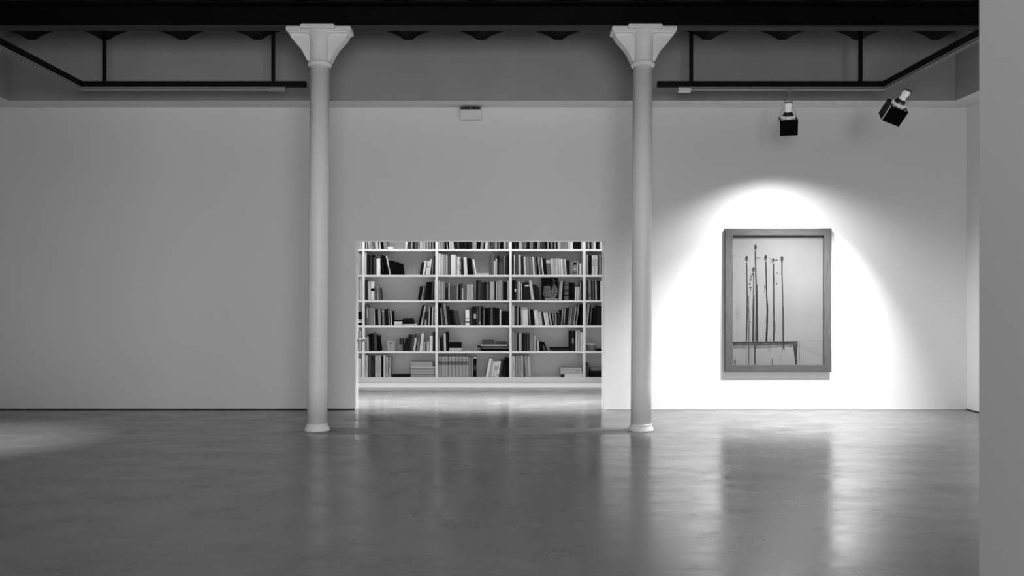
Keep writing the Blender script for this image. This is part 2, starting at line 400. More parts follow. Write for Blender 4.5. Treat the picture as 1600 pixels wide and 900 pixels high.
# ------------------------------------------------------------------ spotlights
def spotlight(att, head, aim, spin, label, yaw=0, wire_out=.05):
    """att: point on the track; head: rear end of the lampholder; aim: point looked at"""
    e = thing('spotlight', label, 'spotlight', att, 'track spotlights aimed at the picture')
    att, head, aim = Vector(att), Vector(head), Vector(aim)
    ax = (aim-head).normalized()
    q = Vector((0, 0, -1)).rotation_difference(ax).to_matrix().to_4x4()
    SC = .82
    mw = Matrix.Translation(head-att) @ q @ Matrix.Rotation(spin, 4, 'Z') @ Matrix.Scale(SC, 4)
    def part(name, bm, m, label=None):
        bmesh.ops.transform(bm, matrix=mw, verts=bm.verts)
        o = obj(name, bm, m, e)
        if label: o['label'] = label
        return o
    # adapter on the track, wires to the lampholder
    b = NB(); box(b, -.022, .022, -.022, .022, -.012, .0, bev=.003); lathe(b, [(.012, -.012), (.012, -.03), (.007, -.04)], 16)
    obj('track_adapter', b, M['strip'], e)
    loc = mw
    for s in (-1, 1):
        p1 = loc @ Vector((s*.05, 0, -.02)); p2 = loc @ Vector((s*.055, 0, .03))
        b = NB(); tube(b, [(s*.004, 0, -.035), (s*.012, 0, -.06), p2*.75+Vector((0, 0, -.02)), p2, p1], .0042); obj('suspension_wire', b, M['wire'], e)
    b = NB(); box(b, -.058, .058, -.02, .02, -.006, .014, bev=.004); box(b, -.06, -.05, -.012, .012, -.03, .02); box(b, .05, .06, -.012, .012, -.03, .02)
    part('yoke', b, M['wire'])
    b = NB(); lathe(b, [(.030, 0), (.048, -.008), (.052, -.04), (.046, -.065), (.038, -.09), (.040, -.112), (.046, -.120), (.046, -.128), (.02, -.13)], 40); part('lampholder', b, M['socket'], 'frosted pale lampholder')
    b = NB(); lathe(b, [(.03, -.128), (.05, -.134), (.066, -.152), (.076, -.176), (.078, -.186)], 40); part('reflector', b, M['reflector'])
    b = NB(); lathe(b, [(.076, -.182), (.098, -.186), (.105, -.196), (.105, -.212), (.096, -.224), (.07, -.226)], 48); part('front_ring', b, M['ring'], 'pale polished ring')
    for s in (-1, 1):
        b = NB(); tube(b, [(s*.046, 0, -.06), (s*.085, 0, -.10), (s*.108, 0, -.15), (s*.106, 0, -.20)], .003); part('spring_wire', b, M['wire'])
    # open black box shade
    b = NB(); h = .125; t = .006; za, zb = -.224, -.452
    for s in (-1, 1):
        box(b, s*h-(t if s > 0 else 0), s*h+(t if s < 0 else 0), -h, h, zb, za)
        box(b, -h+t, h-t, s*h-(t if s > 0 else 0), s*h+(t if s < 0 else 0), zb, za)
    ro = [(-h+t, -h+t), (h-t, -h+t), (h-t, h-t), (-h+t, h-t)]
    prism(b, ro, 'z', za-.006, za)
    part('shade', b, M['blackbox'], 'open glossy black box shade')
    for s in (-1, 1):  # left corner strip painted white as a highlight
        b = NB(); box(b, s*h-.005, s*h+.005, -h-.003, -h+.007, zb, za); part('corner_strip', b, M['glint'] if s < 0 else M['blackbox'], 'highlight painted white along the corner' if s < 0 else None)
    for x in (-.085, -.022, .022, .085):  # four small highlights modelled as white dots
        b = NB(); lathe(b, [(.011, za-.006), (.011, za+.006), (.006, za+.010)], 16, x, -.112); part('glint_dot', b, M['glint'], 'white dot painted as a highlight')
    b = NB(); lathe(b, [(.07, za-.014), (.07, za-.008)], 40); part('lens', b, M['lens'], 'lit lens')
    mouth = head+ax*.446*SC
    return mouth, ax
def spot(name, loc, aim, power, size, blend, rad, sharp=None):
    d = bpy.data.lights.new(name, 'SPOT'); d.energy = power; d.spot_size = math.radians(size); d.spot_blend = blend; d.shadow_soft_size = rad
    o = bpy.data.objects.new(name, d); C.objects.link(o); o.location = loc
    o.rotation_euler = (Vector(aim)-Vector(loc)).to_track_quat('-Z', 'Y').to_euler(); return o
def area(name, loc, aim, power, sx, sy, spread=180):
    d = bpy.data.lights.new(name, 'AREA'); d.shape = 'RECTANGLE'; d.size = sx; d.size_y = sy; d.energy = power; d.spread = math.radians(spread)
    o = bpy.data.objects.new(name, d); C.objects.link(o); o.location = loc
    o.rotation_euler = (Vector(aim)-Vector(loc)).to_track_quat('-Z', 'Y').to_euler(); return o

PIC = Vector((PX(1216, WY), WY, PZ(475, WY)))
a1 = (PX(1232.5, TY), TY, SZ0-.002); h1 = (PX(1232, TY+.02), TY+.02, PZ(160, TY))
m1, x1 = spotlight(a1, h1, (PX(1222, WY), WY, 1.1), -.25, 'black box spotlight hanging from the cross bar, left of the other spotlight')
yl = 9.63; a2 = (PX(1382, TY), yl, SZ0-.002); h2 = (PX(1418, yl+.02), yl+.02, PZ(141, yl))
m2, x2 = spotlight(a2, h2, (PX(1216, WY), WY, 1.6), -.10, 'black box spotlight tilted on the side bar, nearer the pillar')
spot('picture_spot', m1, (3.833, 10.5, -1.0), 380, 136.3, 1., .03)
spot('picture_spot', m2, (3.105, WY, -1.5), 1340, 79.2, .904, .03)

# ------------------------------------------------------------------ framed picture
FY = 11.343
fx0, fx1, fz0, fz1 = PX(1133.4, FY), PX(1299.6, FY), PZ(581.3, FY), PZ(356.5, FY)
pic = thing('framed_picture', 'tall grey wood-framed drawing of burnt matches lit on the wall', 'picture', ((fx0+fx1)/2, WY, fz0))
fw = .098; ix0, ix1, iz0, iz1 = fx0+fw, fx1-fw, fz0+fw-.005, fz1-.094
for name, xa, xb, za, zb, m in (('frame_rail', ix0, ix1, iz1, fz1, 'frame_h'), ('frame_rail', ix0, ix1, fz0, iz0, 'frame_h'),
                                ('frame_stile', fx0, ix0, fz0, fz1, 'frame'), ('frame_stile', ix1, fx1, fz0, fz1, 'frame')):
    b = NB(); box(b, xa, xb, FY, WY-.004, za, zb, bev=.002); child(name, b, M[m], pic)
b = NB(); box(b, ix0, ix1, WY-.022, WY-.006, iz0, iz1); cv = child('canvas', b, M['canvas'], pic, 'pale grey painted paper')
cy = WY-.022
def cp(zx, zy):                                    # drawing coordinates -> point on the paper
    return PX(1110+zx/3.46, cy), PZ(340+zy/3.46, cy)
class Ink:
    def __init__(s): s.bm = NB(); s.k = 0
    def stroke(s, pts, mi=0):
        """pts: (x, y, width) in drawing units"""
        s.k += 1; y = cy-.0006-.00002*(s.k % 12)-.0004*(3-min(mi, 3))
        row = []
        for i, (x, z, w) in enumerate(pts):
            a = Vector(pts[max(i-1, 0)][:2]); c = Vector(pts[min(i+1, len(pts)-1)][:2]); d = (c-a).normalized(); n = Vector((-d.y, d.x))*w/2
            l = cp(x-n.x, z-n.y); r = cp(x+n.x, z+n.y)
            row.append((s.bm.verts.new((l[0], y, l[1])), s.bm.verts.new((r[0], y, r[1]))))
        for p, q in zip(row, row[1:]):
            s.bm.faces.new((p[0], p[1], q[1], q[0])).material_index = mi
    def blob(s, x, z, rx, rz, mi=0, jag=.15, n=22):
        s.k += 1; y = cy-.0006-.00002*(s.k % 12)-.0004*(3-min(mi, 3)); vs = []
        for k in range(n):
            a = 2*math.pi*k/n; j = 1+random.uniform(-jag, jag); px, pz = cp(x+rx*j*math.cos(a), z+rz*j*math.sin(a)); vs.append(s.bm.verts.new((px, y, pz)))
        s.bm.faces.new(vs).material_index = mi
inks = [M['ink'], M['ink2'], M['ink3'], M['ink4'], M['inkw']]
def wob(x0, z0, x1, z1, w0, w1, n=14, j=1.2):
    out = []
    for k in range(n+1):
        u = k/n; out.append((x0+(x1-x0)*u+random.uniform(-j, j)*.5, z0+(z1-z0)*u, (w0+(w1-w0)*u)*(1+random.uniform(-.15, .15))))
    return out
tb = Ink()                                         # the drawn table with its drips
tb.stroke([(121, 690, 34), (300, 690, 32), (452, 684, 22)], 2)
tb.stroke([(121, 683, 16), (300, 682, 16), (460, 680, 10)], 1)
tb.stroke(wob(121, 674, 472, 671, 5.5, 6, 20, .6), 0)
for x, z0, z1, w, mi in ((193, 672, 797, 3.5, 2), (207, 670, 797, 6, 1), (222, 675, 790, 3, 2), (240, 675, 797, 8.5, 1), (242, 690, 797, 4.5, 0), (318, 692, 727, 3.5, 1), (334, 762, 797, 3.5, 1),
                         (378, 742, 780, 2.2, 2), (388, 705, 727, 3.0, 1), (394, 672, 712, 5, 0), (399, 700, 722, 3, 1), (433, 676, 702, 4, 1), (129, 772, 797, 3, 1), (137, 768, 797, 2.2, 1), (468, 674, 797, 3, 1), (480, 672, 797, 3.6, 1)):
    tb.stroke(wob(x, z0, x+random.uniform(-1, 1), z1, w, w*.8, 6, .6), mi)
tb.stroke([(460, 676, 22), (461, 705, 18), (462, 740, 10), (464, 797, 5)], 1)
tb.stroke([(448, 678, 4), (455, 730, 5), (463, 797, 5)], 0); tb.stroke([(470, 678, 4), (467, 715, 6), (463, 745, 6)], 0)
tb.stroke([(474, 664, 12), (474, 690, 12)], 3)
tb.stroke([(482, 666, 2.4), (608, 666, 2.4)], 3); tb.stroke([(484, 692, 5), (540, 722, 6), (609, 752, 6)], 3); tb.stroke([(484, 678, 3), (609, 742, 3)], 3)
child('painted_table', tb.bm, inks, cv, 'dark dripping table edge')
stems = [((195, 222), [(196, 243, 5.5), (197, 330, 6), (199, 420, 6), (198, 540, 7), (195, 668, 5.5)], [(205, 420, 4), (208, 560, 5), (208, 668, 6)]),
         ((243, 161), [(243, 178, 7), (245, 300, 6), (248, 380, 7), (249, 500, 9), (255, 668, 6)], [(253, 360, 4), (251, 470, 13), (249, 668, 15)]),
         ((232, 282), [(234, 300, 4), (233, 420, 6), (232, 500, 8), (229, 668, 6.5)], [(237, 420, 3), (236, 560, 4), (234, 668, 6)]),
         ((298, 217), [(300, 238, 6.5), (303, 380, 6), (308, 500, 9), (306, 600, 9), (303, 668, 11)], None),
         ((337, 232), [(341, 250, 6), (342, 400, 6.5), (343, 560, 6.5), (342, 668, 6.5)], [(349, 560, 5), (352, 600, 7), (349, 625, 3)]),
         ((387, 224), [(387, 238, 7), (387, 300, 6), (391, 430, 5.5), (392, 560, 5.5), (392, 668, 5)], [(395, 480, 3), (396, 580, 3), (395, 668, 4)])]
for i, (hd, st, extra) in enumerate(stems):
    k = Ink()
    def dense(pts):
        out = []
        for (xa, za, wa), (xb, zb, wb) in zip(pts, pts[1:]):
            out += wob(xa, za, xb, zb, wa, wb, 5, .8)[:-1]
        return out+[pts[-1]]
    if extra: k.stroke(dense(extra), 1 if i != 4 else 2)
    k.stroke(dense(st), 0)
    k.blob(hd[0], hd[1], 7.5, 16 if i not in (4, 2) else 13, 1 if i != 4 else 2)
    k.blob(hd[0]+2.5, hd[1]-5, 4.5, 9, 0)
    k.blob(hd[0]-3, hd[1]+5, 2.2, 5, 4)
    child('painted_match', k.bm, inks, cv, 'black burnt match stroke')
# smudges and dry-brush marks
for x, z, rx, rz, mi in ((222, 318, 4, 9, 1), (217, 335, 5, 6, 1), (213, 360, 4, 8, 1), (216, 378, 5, 5, 0), (217, 392, 2, 4, 1), (228, 305, 5, 8, 1), (294, 375, 3, 10, 1), (293, 400, 2.5, 12, 2), (358, 357, 2.5, 5, 0),
                         (363, 298, 3, 3, 1), (360, 301, 6, 2, 2), (216, 566, 2.5, 3, 0), (133, 452, 13, 2.2, 3), (256, 218, 9, 1.8, 1), (266, 219, 6, 1.6, 2), (272, 235, 2, 7, 3), (278, 185, 1.2, 14, 3), (325, 221, 9, 1.8, 2),
                         (352, 231, 12, 2, 1), (362, 227, 5, 2.2, 2), (322, 245, 6, 4, 3), (408, 243, 3, 2, 3), (130, 205, 9, 5, 3), (158, 212, 8, 2.5, 3), (185, 400, 2, 9, 3), (186, 345, 2, 7, 3), (150, 520, 14, 40, 3),
                         (275, 660, 3, 1.6, 1), (290, 655, 2, 3, 2), (325, 660, 4, 2, 1)):
    sp = Ink(); sp.blob(x, z, rx, rz, mi, .35); child('painted_smudge', sp.bm, inks, cv)

# ------------------------------------------------------------------ white box over the opening, bracket on the reveal, wall label
e = thing('wall_box', 'small white box fixed to the wall above the opening', 'wall box', P(735, 187, WY))
b = NB(); box(b, PX(719, 11.29), PX(752, 11.29), 11.29, 11.397, PZ(186.5, 11.29), PZ(170.5, 11.29), bev=.008); child('case', b, M['box'], e)
b = NB(); box(b, PX(719.6, 11.30), PX(734.6, 11.30), 11.285, 11.36, PZ(170.4, 11.3), PZ(168.0, 11.3)); box(b, PX(735.6, 11.30), PX(751, 11.30), 11.285, 11.36, PZ(170.4, 11.3), PZ(168.0, 11.3)); child('vent_slot', b, M['dark'], e, 'black slot along the top edge')
b = NB(); box(b, PX(752, 11.3), PX(753.2, 11.3), 11.30, 11.38, PZ(185, 11.3), PZ(171.5, 11.3), bev=.003); child('end_cap', b, M['box'], e)
b = NB(); box(b, PX(1350, WY), PX(1359, WY), WY-.003, WY+.001, PZ(463.5, WY), PZ(456, WY)); tag(obj('wall_label', b, mat('white_label_card', .76, .6)), 'tiny white caption card on the wall right of the picture', 'label')

# ------------------------------------------------------------------ bookcase
SY = 13.85; BD = .30                                # shelf front, depth
UX = [PX(p, SY) for p in (452.5, 567.8, 682.2, 797.7, 913, 1028)]
UT = .0395/2
ROWB = (389.2, 429.5, 469.2, 508.4, 548.9, 589.7)   # top face of the board each row of books stands on
ZB = [PZ(p, SY) for p in ROWB]                       # top of boards
ZBU = [PZ(p, SY) for p in (392.5, 432.5, 472.3, 511.7, 552.1, 598.6)]
ZTOP = PZ(349, SY)
case = thing('bookcase', 'wide white built-in bookcase seen through the wall opening', 'bookcase', (0, SY, ZBU[5]))
b = NB(); box(b, UX[0]-UT, UX[-1]+UT, SY+BD, SY+BD+.012, ZBU[5], ZTOP+.034); child('back_panel', b, M['shelfback'], case, 'grey back panel')
for x in UX:
    b = NB(); box(b, x-UT, x+UT, SY, SY+BD, ZB[5], ZTOP, bev=.0015); child('upright', b, M['shelf'], case)
for zt, zu in list(zip(ZB, ZBU))[:5]:
    for xa, xb in zip(UX, UX[1:]):
        b = NB(); box(b, xa+UT, xb-UT, SY+.001, SY+BD, zu, zt, bev=.0015); child('shelf_board', b, M['shelf'], case)
b = NB(); box(b, UX[0]-UT, UX[-1]+UT, SY, SY+BD, ZTOP, ZTOP+.034); child('top_board', b, M['shelf'], case)
b = NB(); box(b, UX[0]-UT, UX[-1]+UT, SY-.004, SY+BD, ZBU[5], ZB[5], bev=.002); child('base_board', b, M['shelf'], case)
b = NB(); box(b, -2.5, 2.2, 14.16, 14.20, .0005, ZBU[5]-.002)
tag(obj('plinth', b, M['kick']), 'low bright white plinth under the bookcase', 'plinth')

# ------------------------------------------------------------------ books
BF = SY+.03                                        # spines stand a little behind the shelf edge
books = []
def book_mesh(t, h, d):
    bm = NB(); bulge = min(.006, t*.22); n = 4
    pts = [(-t/2, d), (-t/2, bulge)]
    for k in range(1, n): 
        a = math.pi*k/n; pts.append((-t/2*math.cos(a), bulge*(1-math.sin(a))))
    pts += [(t/2, bulge), (t/2, d)]
    fs = prism(bm, pts, 'z', 0, h)
    top = fs[1]
    ins = min(.0022, t*.15)
    r = bmesh.ops.inset_individual(bm, faces=[top], thickness=ins, depth=-.003)
    top.material_index = 1
    return bm
ORD = ['first', 'second', 'third', 'fourth', 'fifth', 'sixth', 'seventh', 'eighth', 'ninth', 'tenth', 'eleventh', 'twelfth', 'thirteenth', 'fourteenth', 'fifteenth', 'sixteenth', 'seventeenth', 'eighteenth',
       'nineteenth', 'twentieth', 'twenty-first', 'twenty-second', 'twenty-third', 'twenty-fourth', 'twenty-fifth', 'twenty-sixth', 'twenty-seventh', 'twenty-eighth', 'twenty-ninth', 'thirtieth', 'thirty-first', 'thirty-second', 'thirty-third', 'thirty-fourth', 'thirty-fifth', 'thirty-sixth']
ROWN = ['top shelf', 'second shelf', 'third shelf', 'fourth shelf', 'fifth shelf', 'bottom shelf']
BAYN = ['left edge bay', 'left wide bay', 'middle wide bay', 'right wide bay', 'right edge bay']
def tone_word(t): return 'black' if t < .13 else 'dark grey' if t < .33 else 'mid grey' if t < .5 else 'light grey' if t < .64 else 'off-white' if t < .78 else 'white'
def cell(row, bay, ox, oy, sc, items):
    """items: (x0, x1, slope, ytop, tone[, bands[, speck]]) traced from the photograph at scale sc from (ox, oy); y top None = taller than the opening shows"""
    zb = ZB[row]+.0008
    lo, hi = UX[bay]+UT+.001, UX[bay+1]-UT-.001
    prep = []
    for it in items:
        x0, x1, s, yt, tone = it[:5]
        bands = it[5] if len(it) > 5 else None; speck = it[6] if len(it) > 6 else 0
        X0, X1 = PX(ox+x0/sc, BF), PX(ox+x1/sc, BF)
        h = random.uniform(.25, .31) if yt is None else PZ(oy+yt/sc, BF)-zb
        prep.append([X0, X1, s, h, tone, bands, speck])
    prep.sort(key=lambda q: q[0])
    # neighbours may not run into each other: first thinner spines, then a steeper stand
    prep[0][0] = max(prep[0][0], lo); prep[-1][1] = min(prep[-1][1], hi)
    for p, q in zip(prep, prep[1:]):
        z = min(p[3], q[3]); q[0] = max(q[0], p[1]+.0006)
        over = (p[1]+p[2]*z)-(q[0]+q[2]*z)
        if over > 0:
            if q[2] < 0:
                c = min(over, .5*(q[1]-q[0])); q[0] += max(c, 0)
            else:
                c = min(over, .5*(p[1]-p[0])); p[1] -= max(c, 0)
    for q in prep: q[1] = max(q[1], q[0]+.0065)
    for k in range(3):
        for i, q in enumerate(prep):
            if i == 0:
                if q[0]+q[2]*q[3] < lo: q[2] = (lo-q[0])/q[3]
            else:
                p = prep[i-1]; q[0] = max(q[0], p[1]+.0004); q[1] = max(q[1], q[0]+.0055)
                z = min(q[3], p[3]); over = (p[1]+p[2]*z)-(q[0]+q[2]*z)
                if over > 0: q[2] += over/z*(1 if q[2] < 0 else .5)
        for i in range(len(prep)-1, -1, -1):
            q = prep[i]
            if i == len(prep)-1:
                if q[1]+q[2]*q[3] > hi: q[2] = (hi-q[1])/q[3]
            else:
                p = prep[i+1]; z = min(q[3], p[3]); over = (q[1]+q[2]*z)-(p[0]+p[2]*z)
                if over > 0: q[2] -= over/z
    q = prep[0]
    if q[0]+q[2]*q[3] < lo: q[2] = (lo-q[0])/q[3]
    n = len(prep)
    for i, (X0, X1, s, h, tone, bands, speck) in enumerate(prep):
        th = math.atan(s); t = max(.005, (X1-X0)*math.cos(th)*.97-.0006); hh = max(.06, (h-abs(math.sin(th))*t)/math.cos(th))
        off = random.uniform(-.014, .014); d = random.uniform(.225, .252)
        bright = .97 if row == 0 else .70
        o = obj('book', book_mesh(t, hh, d), [cover(tone, bright, bands, speck), M['paper']])
        xm = (X0+X1)/2
        o.rotation_euler = (0, th, 0)
        # the lower corner of a leaning book rests on the board
        o.location = (xm, BF+off, zb+abs(math.sin(th))*t/2)
        tpx = (X1-X0)*1000
        size = 'slim' if tpx < 22 else 'thick' if tpx > 52 else ''
        lean = ' leaning left' if s < -.045 else ' leaning right' if s > .045 else ''
        lab = '%s %sbook%s, %s upright from left, %s, %s' % (tone_word(tone), size+' ' if size else '', lean, ORD[i], ROWN[row], BAYN[bay])
        tag(o, lab[0].upper()+lab[1:], 'book', 'books on the '+ROWN[row])
        vis = (X1-X0)*(min(h, .13) if row == 0 else h)
        if bay in (0, 4): vis *= .7
        books.append((vis, o))
A = 12.31; B = 13.22
# top shelf (cut by the head of the opening)
cell(0, 0, 556, 374, A, [(46, 82, 0, None, .72), (84, 118, 0, None, .74)])
cell(0, 1, 556, 374, A, [(168, 178, 0, None, .97), (178, 190, -.05, None, .05), (190, 216, -.10, None, .88), (216, 238, -.12, None, .12), (240, 285, -.12, None, .72), (285, 328, -.12, None, .66), (330, 376, -.13, None, .42),
     (376, 436, -.13, None, .80), (436, 458, -.14, None, .25), (458, 480, -.14, None, .92), (480, 530, -.12, None, .03), (535, 600, -.10, None, .58),
     (945, 985, .08, None, .95), (1000, 1060, .06, None, .28, None, .5), (1062, 1085, .06, None, .75), (1088, 1118, .06, None, .05), (1118, 1192, .05, None, .36), (1195, 1225, .03, None, .70), (1228, 1282, 0, None, .78),
     (1290, 1345, 0, None, .68), (1346, 1366, 0, None, .50), (1368, 1398, 0, None, .72), (1400, 1416, 0, None, .40), (1418, 1446, 0, None, .70), (1447, 1466, 0, None, .05), (1468, 1490, 0, None, .75), (1491, 1526, 0, None, .04)])
cell(0, 2, 680, 374, A, [(54, 100, 0, None, .72), (100, 150, 0, None, .60), (150, 182, -.02, None, .48), (182, 218, -.08, None, .05), (218, 248, -.11, None, .72), (248, 274, -.12, None, .05), (276, 312, -.13, None, .80), (312, 368, -.13, None, .80),
     (370, 438, -.12, None, .12), (438, 470, -.12, None, .35)] +
     [(470+i*34.5, 470+i*34.5+33, -.10+i*.014, None, (.05, .14, .07, .16, .06, .12, .18)[i]) for i in range(7)] +
     [(715, 796, 0, None, .62, ((.42, .5, .35),)), (800, 862, .11, None, .04), (864, 924, .10, None, .60), (926, 950, .10, None, .13), (952, 1012, .08, None, .86), (1014, 1060, .06, None, .46), (1062, 1138, .03, None, .30), (1140, 1164, 0, None, .58),
      (1166, 1190, 0, None, .64), (1192, 1214, 0, None, .08), (1216, 1246, 0, None, .55), (1248, 1310, 0, None, .06), (1312, 1364, 0, None, .66), (1366, 1390, 0, None, .40), (1392, 1426, 0, None, .66)])
cell(0, 3, 796, 374, 10.667, [(42, 84, 0, None, .06), (85, 116, 0, None, .20), (117, 152, 0, None, .10), (156, 212, 0, None, .68), (213, 235, 0, None, .42), (236, 290, 0, None, .45, None, .3), (291, 335, 0, None, .05), (336, 394, 0, None, .48),
     (395, 420, 0, None, .16), (421, 468, 0, None, .04), (469, 483, 0, None, .82), (484, 513, 0, None, .55), (515, 590, 0, None, .22), (591, 632, 0, None, .05), (634, 652, 0, None, .70), (653, 685, -.03, None, .08), (686, 705, -.05, None, .65),
     (706, 726, -.06, None, .40), (727, 752, -.08, None, .08), (753, 778, -.08, None, .62), (779, 802, -.08, None, .05), (805, 857, -.02, None, .70), (859, 913, 0, None, .50), (914, 970, 0, None, .55), (976, 1012, 0, None, .80), (1013, 1056, 0, None, .90),
     (1062, 1110, 0, None, .10), (1111, 1150, .02, None, .12), (1151, 1194, 0, None, .10), (1198, 1226, 0, None, .90)])
cell(0, 4, 796, 374, 10.667, [(1272, 1310, 0, None, .34), (1311, 1338, 0, None, .60), (1339, 1366, -.04, None, .08), (1369, 1397, -.03, None, .65), (1400, 1438, 0, None, .88), (1440, 1490, 0, None, .05), (1491, 1512, 0, None, .38), (1515, 1572, 0, None, .95), (1576, 1620, 0, None, .3)])
# second shelf
cell(1, 0, 556, 390, A, [(40, 78, 0, 82, .55), (80, 118, 0, 86, .48)])
cell(1, 1, 556, 390, A, [(168, 206, 0, 55, .68), (207, 255, 0, 100, .10), (256, 285, 0, 108, .07), (286, 299, 0, 115, .30, ((0, .3, .1),)), (300, 335, 0, 100, .05), (336, 394, 0, 150, .20), (396, 471, 0, 168, .74), (474, 510, -.07, 180, .05), (511, 552, -.12, 105, .06, ((.2, .6, .2),)),
     (553, 596, -.17, 115, .04), (597, 640, -.19, 118, .05), (642, 672, -.21, 118, .68, ((.1, .22, .05),)), (674, 720, -.18, 205, .05), (721, 760, -.17, 212, .03), (761, 800, -.15, 232, .04), (801, 838, -.13, 236, .03), (839, 880, -.12, 262, .04), (881, 918, -.12, 275, .03),
     (1222, 1280, .17, 240, .09), (1283, 1324, .19, 212, .70), (1326, 1340, .18, 260, .15), (1341, 1388, .18, 218, .66, ((.55, .6, .3),)), (1390, 1432, .19, 180, .68), (1434, 1456, .15, 220, .20), (1457, 1492, .12, 195, .40), (1494, 1528, .04, 120, .08)])
cell(1, 2, 680, 390, B, [(58, 110, 0, 75, .68), (112, 176, 0, 92, .58), (178, 213, 0, 95, .48, None, .2), (215, 260, 0, 100, .50, None, .25), (262, 324, 0, 100, .24), (326, 424, 0, 106, .68), (426, 452, 0, 130, .45), (454, 498, 0, 150, .74, ((.25, .55, .42),)), (500, 533, 0, 145, .5, ((.2, .3, .25), (.75, .85, .25))),
     (535, 576, 0, 150, .10), (582, 670, -.055, 155, .66), (674, 745, -.09, 170, .03), (747, 788, -.13, 185, .38, ((.6, .85, .08),)), (790, 824, -.15, 190, .44), (826, 858, -.165, 197, .72),
     (1140, 1164, 0, 100, .25), (1166, 1205, 0, 115, .33), (1209, 1240, 0, 232, .64), (1244, 1276, 0, 182, .60), (1282, 1320, 0, 120, .07), (1322, 1344, 0, 268, .30), (1346, 1408, 0, 130, .24, ((.6, .99, .05),)), (1410, 1443, 0, 130, .34), (1446, 1484, 0, 150, .14), (1486, 1528, 0, 120, .09)])
cell(1, 3, 796, 390, B, [(55, 90, 0, 60, .04), (92, 118, 0, 100, .62, ((.35, .7, .35),)), (120, 182, 0, 112, .20), (186, 238, -.01, 110, .55), (242, 300, -.04, 140, .10), (302, 355, -.055, 140, .60), (357, 420, -.055, 150, .36), (422, 488, -.055, 150, .33), (490, 530, -.06, 145, .62), (532, 580, -.06, 150, .25), (582, 612, -.08, 150, .04),
     (614, 640, -.09, 160, .58), (642, 676, -.10, 160, .30, None, .6), (678, 715, -.12, 165, .58), (717, 768, -.10, 175, .04), (772, 858, -.05, 182, .28, ((.7, .9, .55),)), (862, 918, -.05, 178, .56), (920, 965, -.05, 178, .50), (967, 1012, -.05, 178, .58), (1014, 1068, -.05, 178, .56), (1070, 1115, -.055, 190, .66), (1117, 1150, -.06, 200, .44), (1154, 1184, -.065, 195, .65),
     (1188, 1244, -.01, 220, .08, None, .6), (1248, 1322, 0, 230, .35, None, .2), (1326, 1388, 0, 265, .40, ((.15, .25, .2), (.4, .5, .55), (.8, .98, .05)), .3), (1391, 1420, -.01, 250, .54), (1424, 1440, 0, 275, .10), (1442, 1488, 0, 285, .68), (1490, 1520, 0, 240, .40)])
cell(1, 4, 908, 390, 20.93, [(150, 188, 0, 140, .40), (190, 230, 0, 180, .50), (234, 345, 0, 190, .04), (350, 440, 0, 185, .62, ((.42, .8, .38),)), (446, 535, 0, 185, .60, ((.42, .8, .42),)), (540, 570, -.02, 190, .07), (572, 602, 0, 210, .34), (604, 645, 0, 200, .48), (652, 725, 0, 240, .04), (730, 790, 0, 230, .3)])
# third shelf
cell(2, 0, 556, 430, A, [(40, 68, 0, 80, .52), (70, 118, 0, 45, .64)])
cell(2, 1, 556, 430, A, [(170, 196, 0, 90, .07), (198, 228, 0, 130, .12), (230, 290, -.01, 120, .60), (293, 360, -.02, 120, .68, ((.48, .64, .03),)), (364, 410, -.04, 215, .28), (412, 442, -.06, 200, .48), (444, 490, -.09, 250, .26),
     (1190, 1250, .17, 205, .06), (1254, 1276, .19, 230, .70), (1284, 1330, .12, 215, .24), (1332, 1390, .06, 128, .06), (1392, 1450, .06, 128, .04), (1454, 1480, .04, 130, .24), (1486, 1509, .02, 100, .07), (1511, 1531, 0, 90, .70)])
cell(2, 2, 680, 430, B, [(62, 95, 0, 105, .54), (97, 130, 0, 130, .46), (132, 165, 0, 130, .50), (167, 200, 0, 130, .42), (206, 266, 0, 160, .12, ((.72, .99, .25),)), (270, 304, 0, 150, .50), (307, 370, 0, 218, .24), (372, 434, 0, 215, .27), (438, 474, .02, 185, .42), (478, 514, .02, 190, .05), (516, 550, 0, 170, .20), (553, 580, 0, 272, .60), (583, 640, 0, 240, .28),
     (646, 714, .015, 190, .52), (716, 790, .015, 188, .52), (796, 845, .02, 130, .34), (848, 874, .02, 100, .04), (876, 940, .02, 100, .20), (942, 1000, .02, 150, .13), (1003, 1055, .01, 140, .07), (1058, 1108, 0, 200, .30), (1110, 1124, 0, 140, .05), (1126, 1225, 0, 140, .52), (1228, 1254, 0, 120, .03), (1257, 1282, 0, 135, .60), (1290, 1395, 0, 105, .44),
     (1398, 1430, 0, 115, .10), (1432, 1488, 0, 140, .05), (1491, 1530, 0, 100, .50)])
cell(2, 3, 796, 430, B, [(55, 104, 0, 100, .05), (106, 138, 0, 100, .14, ((.42, .56, .85),)), (146, 184, 0, 125, .35), (186, 215, 0, 130, .70), (218, 234, 0, 150, .05), (236, 262, -.02, 160, .64), (264, 300, -.04, 150, .08), (303, 335, -.05, 150, .14), (337, 430, -.07, 140, .10, ((.77, .84, .6),)), (440, 514, -.13, 105, .58), (518, 560, -.11, 190, .08), (562, 608, -.11, 200, .10), (611, 640, -.10, 235, .16),
     (1018, 1056, .06, 130, .50), (1058, 1088, .06, 112, .62), (1092, 1128, .02, 120, .05), (1132, 1222, .015, 112, .30, ((.2, .28, .1), (.45, .52, .12), (.75, .8, .1)), .2), (1226, 1260, .01, 150, .05), (1262, 1300, .01, 155, .04), (1302, 1344, .01, 155, .06), (1350, 1384, .02, 245, .62), (1386, 1416, .015, 242, .56), (1418, 1450, .01, 242, .62), (1453, 1482, 0, 140, .38), (1486, 1520, 0, 110, .12)])
